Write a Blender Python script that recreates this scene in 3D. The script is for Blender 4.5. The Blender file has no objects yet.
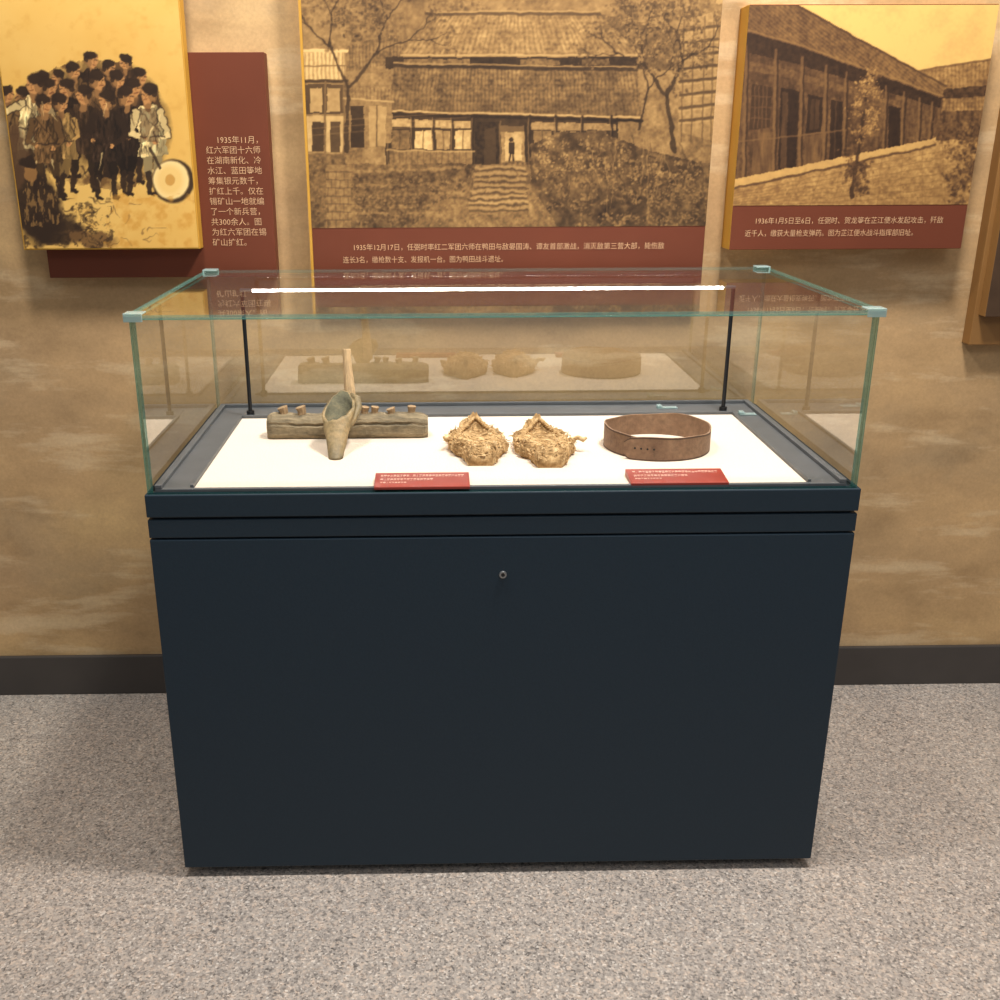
import bpy, bmesh, math, random
import numpy as np
from mathutils import Vector, Matrix
random.seed(4); np.random.seed(4)
S = bpy.context.scene; COL = S.collection
try: S.view_settings.view_transform = 'Standard'
except Exception: pass

# ------------------------------------------------------------------ camera
F = 1021.4; CX, CY = 450.0, 500.0
CAM = Vector((-.114, -1.632, 1.335))
Zc = Vector((-13, 2930, 1021.4)).normalized()
Yc = Vector((-18, 356, -1021.4)).normalized()
Xc = Yc.cross(Zc).normalized(); Yc = Zc.cross(Xc).normalized()
M = Matrix((Xc, Yc, Zc))
cd = bpy.data.cameras.new('camera'); cam = bpy.data.objects.new('camera', cd); COL.objects.link(cam)
cd.sensor_width = 36; cd.lens = 36*F/1000; cd.shift_x = (500-CX)/1000; cd.clip_start = .02
cam.matrix_world = Matrix.Translation(CAM) @ M.to_4x4()
S.camera = cam
def ray(px, py): return M @ Vector((px-CX, CY-py, -F))
def onY(px, py, Y):
    d = ray(px, py); t = (Y-CAM.y)/d.y; p = CAM+d*t; return p.x, p.z
def onZ(px, py, z):
    d = ray(px, py); t = (z-CAM.z)/d.z; p = CAM+d*t; return p.x, p.y
def project(X, Y, Z):
    dx, dy, dz = X-CAM.x, Y-CAM.y, Z-CAM.z
    r = dx*Xc.x+dy*Yc.x+dz*Zc.x; u = dx*Xc.y+dy*Yc.y+dz*Zc.y; b = dx*Xc.z+dy*Yc.z+dz*Zc.z
    return CX+F*r/(-b), CY-F*u/(-b)

# ------------------------------------------------------------------ materials
def lin(c):
    o = []
    for v in c[:3]:
        v /= 255.0
        o.append(v/12.92 if v <= .04045 else ((v+.055)/1.055)**2.4)
    return (*o, 1)
class NT:
    def __init__(s, name):
        s.m = bpy.data.materials.new(name); s.m.use_nodes = True
        s.t = s.m.node_tree; s.n = s.t.nodes; s.l = s.t.links
        s.b = s.n['Principled BSDF']; s.o = s.n['Material Output']
    def add(s, typ, **kw):
        n = s.n.new(typ)
        for k, v in kw.items(): setattr(n, k, v)
        return n
    def ramp(s, fac, stops, interp='LINEAR'):
        r = s.add('ShaderNodeValToRGB'); r.color_ramp.interpolation = interp
        e = r.color_ramp.elements
        while len(e) < len(stops): e.new(.5)
        for i, (p, c) in enumerate(stops): e[i].position = p; e[i].color = c
        s.l.new(fac, r.inputs[0]); return r.outputs[0]
    def noise(s, scale, detail=4, rough=.55, sc=(1,1,1), dist=0, loc=(0,0,0)):
        tc = s.add('ShaderNodeTexCoord'); mp = s.add('ShaderNodeMapping'); mp.inputs['Scale'].default_value = sc; mp.inputs['Location'].default_value = loc
        s.l.new(tc.outputs['Object'], mp.inputs[0])
        n = s.add('ShaderNodeTexNoise'); n.inputs['Scale'].default_value = scale; n.inputs['Detail'].default_value = detail
        n.inputs['Roughness'].default_value = rough; n.inputs['Distortion'].default_value = dist
        s.l.new(mp.outputs[0], n.inputs['Vector']); return n.outputs['Fac']
    def mix(s, fac, a, b, mode='MIX'):
        n = s.add('ShaderNodeMix', data_type='RGBA', blend_type=mode)
        for sock, v in ((n.inputs[0], fac), (n.inputs[6], a), (n.inputs[7], b)):
            if hasattr(v, 'is_output'): s.l.new(v, sock)
            else: sock.default_value = v
        return n.outputs[2]
    def bump(s, h, strength, dist=.01):
        n = s.add('ShaderNodeBump'); n.inputs['Strength'].default_value = strength; n.inputs['Distance'].default_value = dist
        s.l.new(h, n.inputs['Height']); s.l.new(n.outputs[0], s.b.inputs['Normal'])
def simple(name, col, rough=.5, metal=0, var=.0, scale=30, bump=0, sc=(1,1,1), spec=.5):
    t = NT(name); t.b.inputs['Roughness'].default_value = rough; t.b.inputs['Metallic'].default_value = metal
    t.b.inputs['Specular IOR Level'].default_value = spec
    c = lin(col)
    if var:
        f = t.noise(scale, sc=sc)
        lo = tuple(v*(1-var) for v in c[:3])+(1,); hi = tuple(min(1, v*(1+var)) for v in c[:3])+(1,)
        t.l.new(t.ramp(f, [(.3, lo), (.7, hi)]), t.b.inputs['Base Color'])
        if bump: t.bump(f, bump)
    else: t.b.inputs['Base Color'].default_value = c
    return t.m
def aged(name, stops, scale, rough=.75, bump=.5, sc=(1,1,1), fine=120):
    """mottled, worn surface: broad patches broken by fine grain"""
    t = NT(name); a = t.noise(scale, 6, .65, sc, .4); b = t.noise(fine, 4, .6, sc)
    col = t.ramp(a, [(p, lin(c)) for p, c in stops])
    g = t.ramp(b, [(.3, (.7, .7, .7, 1)), (.7, (1.2, 1.2, 1.2, 1))])
    t.l.new(t.mix(.8, col, g, 'MULTIPLY'), t.b.inputs['Base Color']); t.b.inputs['Roughness'].default_value = rough
    t.bump(b, bump, .003); return t.m

def wall_mat():
    t = NT('mottled_plaster')
    a = t.noise(1.6, 5, .55, (1, 1, 1.5)); b = t.noise(3.6, 8, .64, (1, 1, 1.8), .1, (3, 0, 1)); c = t.noise(170, 4, .6); d = t.noise(4.5, 8, .62, (.6, 1, 3.0), .1, (7, 0, 2)); e = t.noise(2.6, 7, .62, (1, 1, 1.5), .1, (11, 0, 5))
    base = t.ramp(a, [(.3, lin((164, 135, 100))), (.5, lin((182, 149, 107))), (.7, lin((198, 165, 117)))])
    ol = t.ramp(e, [(.52, (0, 0, 0, 1)), (.64, (.45, .45, .45, 1))])
    base = t.mix(ol, base, lin((154, 132, 102)))
    st = t.ramp(b, [(.34, (.76, .75, .74, 1)), (.46, (.95, .95, .95, 1)), (.56, (1.03, 1.03, 1.03, 1)), (.66, (1.16, 1.15, 1.13, 1))])
    col = t.mix(.9, base, st, 'MULTIPLY')
    pale = t.ramp(d, [(.54, (0, 0, 0, 1)), (.61, (.36, .36, .36, 1)), (.70, (.55, .55, .55, 1))])
    col = t.mix(pale, col, lin((212, 187, 150)))
    g = t.ramp(c, [(.3, (.9, .9, .9, 1)), (.7, (1.08, 1.08, 1.08, 1))])
    col = t.mix(.85, col, g, 'MULTIPLY')
    t.l.new(col, t.b.inputs['Base Color']); t.b.inputs['Roughness'].default_value = .85; t.b.inputs['Specular IOR Level'].default_value = .2
    t.bump(b, .18, .006); return t.m
def floor_mat():
    t = NT('speckled_granite')
    tc = t.add('ShaderNodeTexCoord')
    def vor(scale):
        v = t.add('ShaderNodeTexVoronoi'); v.inputs['Scale'].default_value = scale
        t.l.new(tc.outputs['Object'], v.inputs['Vector'])
        s = t.add('ShaderNodeSeparateColor'); t.l.new(v.outputs['Color'], s.inputs[0]); return s
    s = vor(275); s2 = vor(150)
    c1 = t.ramp(s.outputs[0], [(0, lin((74, 70, 67))), (.15, lin((124, 117, 112))), (.45, lin((160, 152, 145))), (.7, lin((178, 169, 160))), (.88, lin((194, 176, 160))), (1, lin((222, 215, 206)))])
    c2 = t.ramp(s2.outputs[1], [(0, lin((98, 93, 89))), (.3, lin((154, 146, 140))), (.75, lin((174, 164, 155))), (1, lin((202, 180, 162)))])
    col = t.mix(.36, c1, c2)
    big = t.ramp(t.noise(1.3, 3), [(.3, (.92, .92, .93, 1)), (.7, (1.05, 1.04, 1.03, 1))])
    col = t.mix(1, col, big, 'MULTIPLY')
    t.l.new(col, t.b.inputs['Base Color']); t.b.inputs['Roughness'].default_value = .38; t.b.inputs['Specular IOR Level'].default_value = .4
    return t.m
def glass_mat(name, tint, f0, solid=None, power=5.0, gcol=(1, 1, 1, 1)):
    t = NT(name); b = t.b
    g = t.add('ShaderNodeNewGeometry'); d = t.add('ShaderNodeVectorMath', operation='DOT_PRODUCT')
    t.l.new(g.outputs['Normal'], d.inputs[0]); t.l.new(g.outputs['Incoming'], d.inputs[1])
    a = t.add('ShaderNodeMath', operation='ABSOLUTE'); t.l.new(d.outputs['Value'], a.inputs[0])
    s = t.add('ShaderNodeMath', operation='SUBTRACT'); s.inputs[0].default_value = 1; t.l.new(a.outputs[0], s.inputs[1])
    p = t.add('ShaderNodeMath', operation='POWER'); p.inputs[1].default_value = power; t.l.new(s.outputs[0], p.inputs[0])
    m = t.add('ShaderNodeMath', operation='MULTIPLY_ADD', use_clamp=True); m.inputs[1].default_value = 1-f0; m.inputs[2].default_value = f0
    t.l.new(p.outputs[0], m.inputs[0])
    tr = t.add('ShaderNodeBsdfTransparent'); tr.inputs[0].default_value = tint
    if solid:
        b.inputs['Base Color'].default_value = lin(solid[0]); b.inputs['Roughness'].default_value = .15
        mx = t.add('ShaderNodeMixShader'); mx.inputs[0].default_value = solid[1]
        t.l.new(tr.outputs[0], mx.inputs[1]); t.l.new(b.outputs[0], mx.inputs[2])
    else:
        t.n.remove(b)
        gl = t.add('ShaderNodeBsdfGlossy'); gl.inputs['Roughness'].default_value = 0.0; gl.inputs[0].default_value = gcol
        mx = t.add('ShaderNodeMixShader'); t.l.new(m.outputs[0], mx.inputs[0]); t.l.new(tr.outputs[0], mx.inputs[1]); t.l.new(gl.outputs[0], mx.inputs[2])
    t.l.new(mx.outputs[0], t.o.inputs['Surface']); return t.m
def emit_mat(name, col, st):
    t = NT(name); t.b.inputs['Base Color'].default_value = (.9, .9, .9, 1)
    t.b.inputs['Emission Color'].default_value = col; t.b.inputs['Emission Strength'].default_value = st
    return t.m
def vcol_mat():
    t = NT('printed_picture'); a = t.add('ShaderNodeVertexColor', layer_name='Col')
    t.l.new(a.outputs['Color'], t.b.inputs['Base Color']); t.b.inputs['Roughness'].default_value = .6; t.b.inputs['Specular IOR Level'].default_value = .25
    return t.m
def straw_mat(name, a, b, c):
    t = NT(name); n1 = t.noise(60, 5, .7); n2 = t.noise(26, 4, .6)
    c1 = t.ramp(n1, [(.3, lin(a)), (.5, lin(b)), (.7, lin(c))])
    sh = t.ramp(n2, [(.36, (.56, .49, .42, 1)), (.5, (.94, .91, .88, 1)), (.62, (1.1, 1.08, 1.06, 1))])
    t.l.new(t.mix(.85, c1, sh, 'MULTIPLY'), t.b.inputs['Base Color']); t.b.inputs['Roughness'].default_value = .9; t.b.inputs['Specular IOR Level'].default_value = .2
    t.bump(n1, .8, .004); return t.m

MT = dict(
    wall=wall_mat(), floor=floor_mat(),
    base=simple('dark_skirting', (62, 57, 54), .45, 0, .12, 8),
    navy=simple('navy_powder_coat', (30, 46, 58), .5, .0, .06, 240, .03, spec=.3),
    navy2=simple('navy_powder_coat_band', (31, 46, 57), .48, .0, .05, 240, .03, spec=.3),
    plinth=simple('plinth_black', (18, 21, 26), .6),
    frame=simple('grey_channel_metal', (92, 94, 96), .45, .2, .08, 20),
    lining=simple('cream_linen_lining', (218, 203, 186), .95, 0, .05, 260, .12, spec=.1),
    glassl=glass_mat('clear_glass_lid', (.965, .985, .975, 1), .06, None, 5.0),
    glassr=glass_mat('clear_glass_rear', (.88, .90, .88, 1), .15, None, 5.0),
    edge=glass_mat('green_glass_edge', (.62, .86, .80, 1), .1, ((70, 128, 118), .5)),
    edgel=glass_mat('lid_glass_edge', (.74, .93, .89, 1), .1, ((130, 190, 180), .36)),
    edger=glass_mat('pale_glass_edge', (.84, .93, .91, 1), .1, ((120, 140, 132), .2)),
    clamp=glass_mat('clear_corner_plastic', (.86, .95, .93, 1), .1, ((180, 200, 198), .5)),
    steel=simple('brushed_steel', (150, 152, 154), .35, .9, .06, 80),
    dark=simple('black_rod_metal', (24, 26, 30), .4, .4, .1, 60),
    led=emit_mat('led_strip', (1, .968, .925, 1), 42),
    hole=simple('keyhole_black', (10, 10, 12), .6),
    red=simple('maroon_panel', (98, 49, 31), .6, 0, .06, 6, spec=.25),
    redcard=simple('red_acrylic_card', (142, 50, 38), .4, 0, .05, 30),
    yellow=simple('mustard_panel_side', (182, 134, 42), .6, 0, .06, 12),
    yellowdk=simple('ochre_panel', (128, 90, 44), .6, 0, .06, 12),
    slate=simple('brown_print', (74, 56, 42), .7, 0, .25, 10, spec=.15),
    text=simple('cream_lettering', (200, 160, 122), .7),
    textw=simple('white_lettering', (220, 186, 168), .7),
    vcol=vcol_mat(),
    wood=aged('weathered_wood', [(.3, (86, 76, 58)), (.45, (118, 104, 80)), (.58, (138, 122, 94)), (.72, (160, 144, 114))], 14, .8, .4, (1, 4, 4), 70),
    woodlt=simple('pale_peg_wood', (190, 160, 120), .75, 0, .25, 40, .3, (5, 5, 1)),
    pegw=simple('brown_peg_wood', (150, 124, 92), .75, 0, .25, 40, .3, (5, 5, 1)),
    horn=aged('mottled_worn_horn', [(.3, (78, 68, 50)), (.45, (114, 100, 72)), (.58, (142, 122, 86)), (.72, (164, 138, 98))], 22, .6, .5, (1, 1, .6), 110),
    hornin=aged('mottled_horn_inside', [(.3, (58, 56, 44)), (.5, (92, 88, 66)), (.7, (126, 114, 84))], 26, .75, .5),
    straw=straw_mat('old_straw', (132, 104, 70), (180, 148, 104), (214, 186, 142)),
    straw2=straw_mat('straw_strand', (154, 124, 84), (202, 170, 124), (232, 210, 170)),
    leather=aged('old_brown_leather', [(.25, (100, 74, 55)), (.48, (126, 96, 72)), (.6, (134, 104, 79)), (.78, (154, 126, 97))], 14, .6, .25),
    stitch=simple('dark_leather_edge', (80, 58, 43), .7, 0, .2, 60),
)

# ------------------------------------------------------------------ mesh helpers
ORG = {}
def empty(name, loc, label, cat, group=None):
    o = bpy.data.objects.new(name, None); COL.objects.link(o); o.location = loc; o.empty_display_size = .05
    o['label'] = label; o['category'] = cat
    if group: o['group'] = group
    ORG[o.name] = Vector(loc); return o
def mk(name, bm, mats, parent=None, smooth=False, bevel=0, label=None):
    if not isinstance(mats, (list, tuple)): mats = [mats]
    me = bpy.data.meshes.new(name)
    org = ORG[parent.name] if parent else Vector((0, 0, 0))
    bmesh.ops.translate(bm, vec=-org, verts=bm.verts)
    bmesh.ops.recalc_face_normals(bm, faces=bm.faces)
    if smooth:
        for f in bm.faces: f.smooth = True
    bm.to_mesh(me); bm.free()
    for m in mats: me.materials.append(MT[m])
    o = bpy.data.objects.new(name, me); COL.objects.link(o)
    if parent: o.parent = parent
    ORG[o.name] = org
    if bevel:
        b = o.modifiers.new('bevel', 'BEVEL'); b.width = bevel; b.segments = 2; b.limit_method = 'ANGLE'
    if label: o['label'] = label
    return o
def box(bm, x0, x1, y0, y1, z0, z1, mi=0):
    v = [bm.verts.new(p) for p in ((x0,y0,z0),(x1,y0,z0),(x1,y1,z0),(x0,y1,z0),(x0,y0,z1),(x1,y0,z1),(x1,y1,z1),(x0,y1,z1))]
    fs = []
    for q in ((3,2,1,0),(4,5,6,7),(0,1,5,4),(1,2,6,5),(2,3,7,6),(3,0,4,7)):
        f = bm.faces.new([v[i] for i in q]); f.material_index = mi; fs.append(f)
    return fs       # bottom, top, front(-y), right, back, left
def tube(bm, pts, rad, n=8, mi=0, cap=True):
    pts = [Vector(p) for p in pts]
    if not isinstance(rad, (list, tuple)): rad = [rad]*len(pts)
    rings = []; prev = None
    for i, p in enumerate(pts):
        d = (pts[min(i+1, len(pts)-1)]-pts[max(i-1, 0)]).normalized()
        if prev is None:
            a = Vector((0, 0, 1)) if abs(d.z) < .9 else Vector((1, 0, 0))
            u = d.cross(a).normalized()
        else: u = (prev-d*prev.dot(d)).normalized()
        prev = u; w = d.cross(u)
        rings.append([bm.verts.new(p+(u*math.cos(k*2*math.pi/n)+w*math.sin(k*2*math.pi/n))*rad[i]) for k in range(n)])
    for a, b in zip(rings, rings[1:]):
        for k in range(n):
            f = bm.faces.new((a[k], a[(k+1) % n], b[(k+1) % n], b[k])); f.material_index = mi
    if cap:
        bm.faces.new(rings[0][::-1]).material_index = mi; bm.faces.new(rings[-1]).material_index = mi
    return rings
def cyl(bm, c, axis, r, h, n=20, mi=0):
    ax = Vector(axis).normalized(); c = Vector(c); tube(bm, [c-ax*h/2, c+ax*h/2], r, n, mi)

# ------------------------------------------------------------------ the setting
WY = .715
def struct(name, bm, mats, **k):
    o = mk(name, bm, mats, **k); o['kind'] = 'structure'; return o
bm = bmesh.new(); box(bm, -3.2, 3.2, -4.2, WY+.1, -.05, 0); struct('floor', bm, 'floor')
bm = bmesh.new(); box(bm, -3.2, 3.2, WY, WY+.1, 0, 3.1); struct('wall_back', bm, 'wall')
bm = bmesh.new(); box(bm, -3.2, 3.2, WY-.012, WY, 0, .109); struct('baseboard_back', bm, 'base', bevel=.003)

# ------------------------------------------------------------------ picture painting on a fine coloured grid
def s2l(a): return np.where(a <= .04045, a/12.92, ((a+.055)/1.055)**2.4)
def vnoise(x, y, seed):
    xi = np.floor(x).astype(np.int64); yi = np.floor(y).astype(np.int64); fx = x-xi; fy = y-yi
    fx = fx*fx*(3-2*fx); fy = fy*fy*(3-2*fy)
    def h(a, b):
        n = (a*374761393+b*668265263+seed*1442695041) & 0x7fffffff
        n = ((n ^ (n >> 13))*1274126177) & 0x7fffffff
        n = n ^ (n >> 16); return (n % 10007)/10006.0
    return (h(xi, yi)*(1-fx)+h(xi+1, yi)*fx)*(1-fy)+(h(xi, yi+1)*(1-fx)+h(xi+1, yi+1)*fx)*fy
class Pic:
    def __init__(s, x0, x1, z0, z1, Y, step=.0018):
        s.b = (x0, x1, z0, z1, Y); s.nx = int((x1-x0)/step)+1; s.nz = int((z1-z0)/step)+1
        s.X, s.Z = np.meshgrid(np.linspace(x0, x1, s.nx), np.linspace(z0, z1, s.nz))
        s.px, s.py = project(s.X, np.full_like(s.X, Y), s.Z)
        s.c = np.zeros(s.X.shape+(3,)); s.ox, s.oy = s.px, s.py
    def warp(s, amp, scale, seed):
        s.px, s.py = s.ox, s.oy
        if amp:
            dx = (s.fbm(scale, seed, 3)-.5)*amp*2; dy = (s.fbm(scale, seed+50, 3)-.5)*amp*2
            s.px, s.py = s.ox+dx, s.oy+dy
    def fbm(s, scale, seed=0, oct=4, ax=1, ay=1):
        t = 0; a = .5; r = 0
        for i in range(oct):
            r = r+a*vnoise(s.px*ax/scale*2**i+31, s.py*ay/scale*2**i+57, seed+i*17); t += a; a *= .55
        return r/t
    def poly(s, pts):
        m = np.zeros(s.px.shape, bool); n = len(pts)
        for i in range(n):
            x0, y0 = pts[i]; x1, y1 = pts[(i+1) % n]
            if y0 == y1: continue
            c = ((y0 > s.py) != (y1 > s.py)) & (s.px < (x1-x0)*(s.py-y0)/(y1-y0)+x0); m ^= c
        return m.astype(float)
    def rect(s, x0, y0, x1, y1): return s.poly([(x0, y0), (x1, y0), (x1, y1), (x0, y1)])
    def seg(s, x0, y0, x1, y1, w, w1=None):
        w1 = w if w1 is None else w1
        dx, dy = x1-x0, y1-y0; t = np.clip(((s.px-x0)*dx+(s.py-y0)*dy)/(dx*dx+dy*dy+1e-9), 0, 1)
        d = np.hypot(s.px-x0-t*dx, s.py-y0-t*dy); ww = (w+(w1-w)*t)/2
        return np.clip(ww-d+.5, 0, 1)
    def ell(s, cx, cy, rx, ry, rot=0, soft=.15, ns=0, seed=3):
        c, n = math.cos(rot), math.sin(rot); x = s.px-cx; y = s.py-cy
        d = np.hypot((x*c+y*n)/rx, (-x*n+y*c)/ry)
        if ns: d = d+(s.fbm(7, seed)-.5)*ns
        return np.clip((1-d)/soft+.5, 0, 1)
    def put(s, m, col, a=1):
        col = np.asarray(col, float)
        if col.max() > 1.6: col = col/255
        m = (m*a)[..., None]; s.c = s.c*(1-m)+col*m
    def g(s, m, v, a=1):
        v = np.asarray(v, float)
        if v.ndim == 2: v = v[..., None]
        m = (m*a)[..., None]; s.c = s.c*(1-m)+v*m
    def dabs(s, pts, r, vs, rnd, asp=.6, a=.6):
        """small leaf dabs, stamped in local windows"""
        for (x, y) in pts:
            d = (s.ox[::8, ::8]-x)**2+(s.oy[::8, ::8]-y)**2
            i, j = np.unravel_index(np.argmin(d), d.shape); i *= 8; j *= 8; k = int(r*1.8)+12
            sl = (slice(max(0, i-k), i+k), slice(max(0, j-k), j+k))
            ang = rnd.uniform(0, 3.14); c, n = math.cos(ang), math.sin(ang); rr = r*rnd.uniform(.5, 1.3)
            dx = s.ox[sl]-x; dy = s.oy[sl]-y
            dd = np.hypot((dx*c+dy*n)/rr, (-dx*n+dy*c)/(rr*asp))
            m = (np.clip((1.15-dd)*1.6, 0, 1)*a)[..., None]; v = rnd.choice(vs)+rnd.uniform(-.05, .05)
            s.c[sl] = s.c[sl]*(1-m)+v*m
    def clump(s, pts, rnd, k=26, R=9, lo=.14, hi=.66, r=1.8):
        """a leafy clump per point: dark under-side, light leaves on the upper left"""
        for (x, y) in pts:
            q = rnd.uniform(.7, 1.2)*R
            s.dabs([(x+rnd.gauss(0, q*.45)+1.5, y+rnd.gauss(0, q*.35)+q*.22) for _ in range(k//2)], r*1.3, (lo, lo+.06, lo+.12), rnd, .7, .55)
            s.dabs([(x+rnd.gauss(0, q*.5)-1, y+rnd.gauss(0, q*.35)-q*.15) for _ in range(k)], r, (lo+.15, (lo+hi)/2, hi-.08, hi), rnd, .6, .6)
    def sepia(s, stops):
        v = np.clip(s.c[..., 0], 0, 1); xs = [a for a, _ in stops]
        s.c = np.stack([np.interp(v, xs, [c[i]/255 for _, c in stops]) for i in range(3)], -1)
    def soften(s, k=1, q=.5):
        for _ in range(k):
            c = s.c; p = np.pad(c, ((1, 1), (1, 1), (0, 0)), 'edge')
            s.c = q*c+(1-q)/4*(p[:-2, 1:-1]+p[2:, 1:-1]+p[1:-1, :-2]+p[1:-1, 2:])
    def build(s, name, parent):
        nx, nz = s.nx, s.nz; Y = s.b[4]; org = ORG[parent.name]
        me = bpy.data.meshes.new(name)
        co = np.stack([s.X-org.x, np.full_like(s.X, Y)-org.y, s.Z-org.z], -1).reshape(-1, 3)
        i = np.arange(nx*nz).reshape(nz, nx)
        q = np.stack([i[:-1, :-1], i[:-1, 1:], i[1:, 1:], i[1:, :-1]], -1).reshape(-1, 4)
        me.vertices.add(len(co)); me.vertices.foreach_set('co', co.ravel())
        me.loops.add(q.size); me.loops.foreach_set('vertex_index', q.ravel().astype(np.int32))
        me.polygons.add(len(q)); me.polygons.foreach_set('loop_start', np.arange(0, q.size, 4, dtype=np.int32))
        me.update(calc_edges=True); me.validate()
        at = me.color_attributes.new('Col', 'FLOAT_COLOR', 'POINT')
        rgba = np.ones((nx*nz, 4)); rgba[:, :3] = s2l(np.clip(s.c, 0, 1)).reshape(-1, 3)
        at.data.foreach_set('color', rgba.ravel().astype(np.float32))
        me.materials.append(MT['vcol'])
        o = bpy.data.objects.new(name, me); COL.objects.link(o); o.parent = parent; ORG[o.name] = org; return o

# ------------------------------------------------------------------ text
def glyphs(body):
    cu = bpy.data.curves.new('tmp', 'FONT'); cu.body = body; cu.size = 1; cu.resolution_u = 2; cu.offset = -.006
    o = bpy.data.objects.new('tmp', cu); COL.objects.link(o)
    dg = bpy.context.evaluated_depsgraph_get(); dg.update()
    me = bpy.data.meshes.new_from_object(o.evaluated_get(dg))
    vs = [v.co.copy() for v in me.vertices]; fs = [tuple(p.vertices) for p in me.polygons]
    bpy.data.objects.remove(o); bpy.data.curves.remove(cu); bpy.data.meshes.remove(me)
    return vs, fs
gv, _ = glyphs('国'*7)
EM = (max(v.x for v in gv)-min(v.x for v in gv))/6.9 if gv else 1
def text_lines(name, lines, Y, parent, mat='text'):
    """lines: (body, left px, right px or None, centre y px, em px)"""
    bm = bmesh.new()
    for body, xl, xr, yc, em in lines:
        vs, fs = glyphs(body)
        if not vs: continue
        a = min(v.x for v in vs); b = max(v.x for v in vs)
        X0, Zm = onY(xl, yc, Y)
        if xr is not None:
            X1, _ = onY(xr, yc, Y); sx = (X1-X0)/(b-a); off = a
        else:
            X1, _ = onY(xl+em, yc, Y); sx = (X1-X0)/EM; off = 0
        XE, _ = onY(xl+em, yc, Y); sz = (XE-X0)/EM
        nv = [bm.verts.new((X0+(v.x-off)*sx, Y, Zm+(v.y-.36*EM)*sz)) for v in vs]
        for f in fs:
            try: bm.faces.new([nv[i] for i in f])
            except ValueError: pass
    return mk(name, bm, mat, parent)
def board(name, x0, x1, z0, z1, y0, y1, front, side, parent, label=None):
    bm = bmesh.new(); fs = box(bm, x0, x1, y0, y1, z0, z1, 1); fs[2].material_index = 0
    return mk(name, bm, [front, side], parent, bevel=.0012, label=label)

# ---- left panel: ink painting board over a maroon caption board
YA, YR = WY-.075, WY-.04
rx0, rz0 = onY(50, 278, YR); rx1, _ = onY(277, 277, YR); _, rz1 = onY(264, 52, YR)
ax0, az0 = onY(24, 250, YA); ax1, _ = onY(200, 248, YA); _, az1 = onY(150, -45, YA)
pa = empty('exhibition_panel', (rx0, WY, rz0), 'yellow ink painting of a marching crowd mounted over a dark red caption board', 'panel', 'history panels on the wall')
board('caption_board', rx0, rx1, rz0, rz1, YR, WY, 'red', 'red', pa)
board('picture_board', ax0, ax1, az0, az1, YA, YR, 'yellow', 'yellow', pa)
P = Pic(ax0+.003, ax1-.003, az0+.003, az1-.003, YA-.0008)
rn = random.Random(12)
n = P.fbm(50, 1); n2 = P.fbm(9, 5); n3 = P.fbm(4, 9); dry = P.fbm(3.4, 71, 3, 1.6, .5)
P.c[:] = np.array((202, 156, 76))/255; P.put(n, (218, 180, 106), .7); P.put(np.clip((n2-.55)*3, 0, 1), (190, 142, 66), .5)
P.put(np.clip((40-P.py)/90, 0, 1), (222, 180, 96), .6)
INK = (44, 30, 20); MID = (104, 74, 42); CLO = (186, 142, 78); FACE = (176, 124, 72); LT = (226, 194, 130); BR = (78, 54, 34); OL = (140, 104, 58)
P.warp(4, 9, 90)
P.put(P.poly([(12, 110), (26, 84), (60, 64), (92, 58), (132, 64), (158, 92), (168, 130), (156, 178), (120, 190), (60, 182), (26, 160)])*np.clip((n2-.2)*2.2, 0, 1), (92, 64, 36), .9)
P.warp(2.0, 5, 91)
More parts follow.
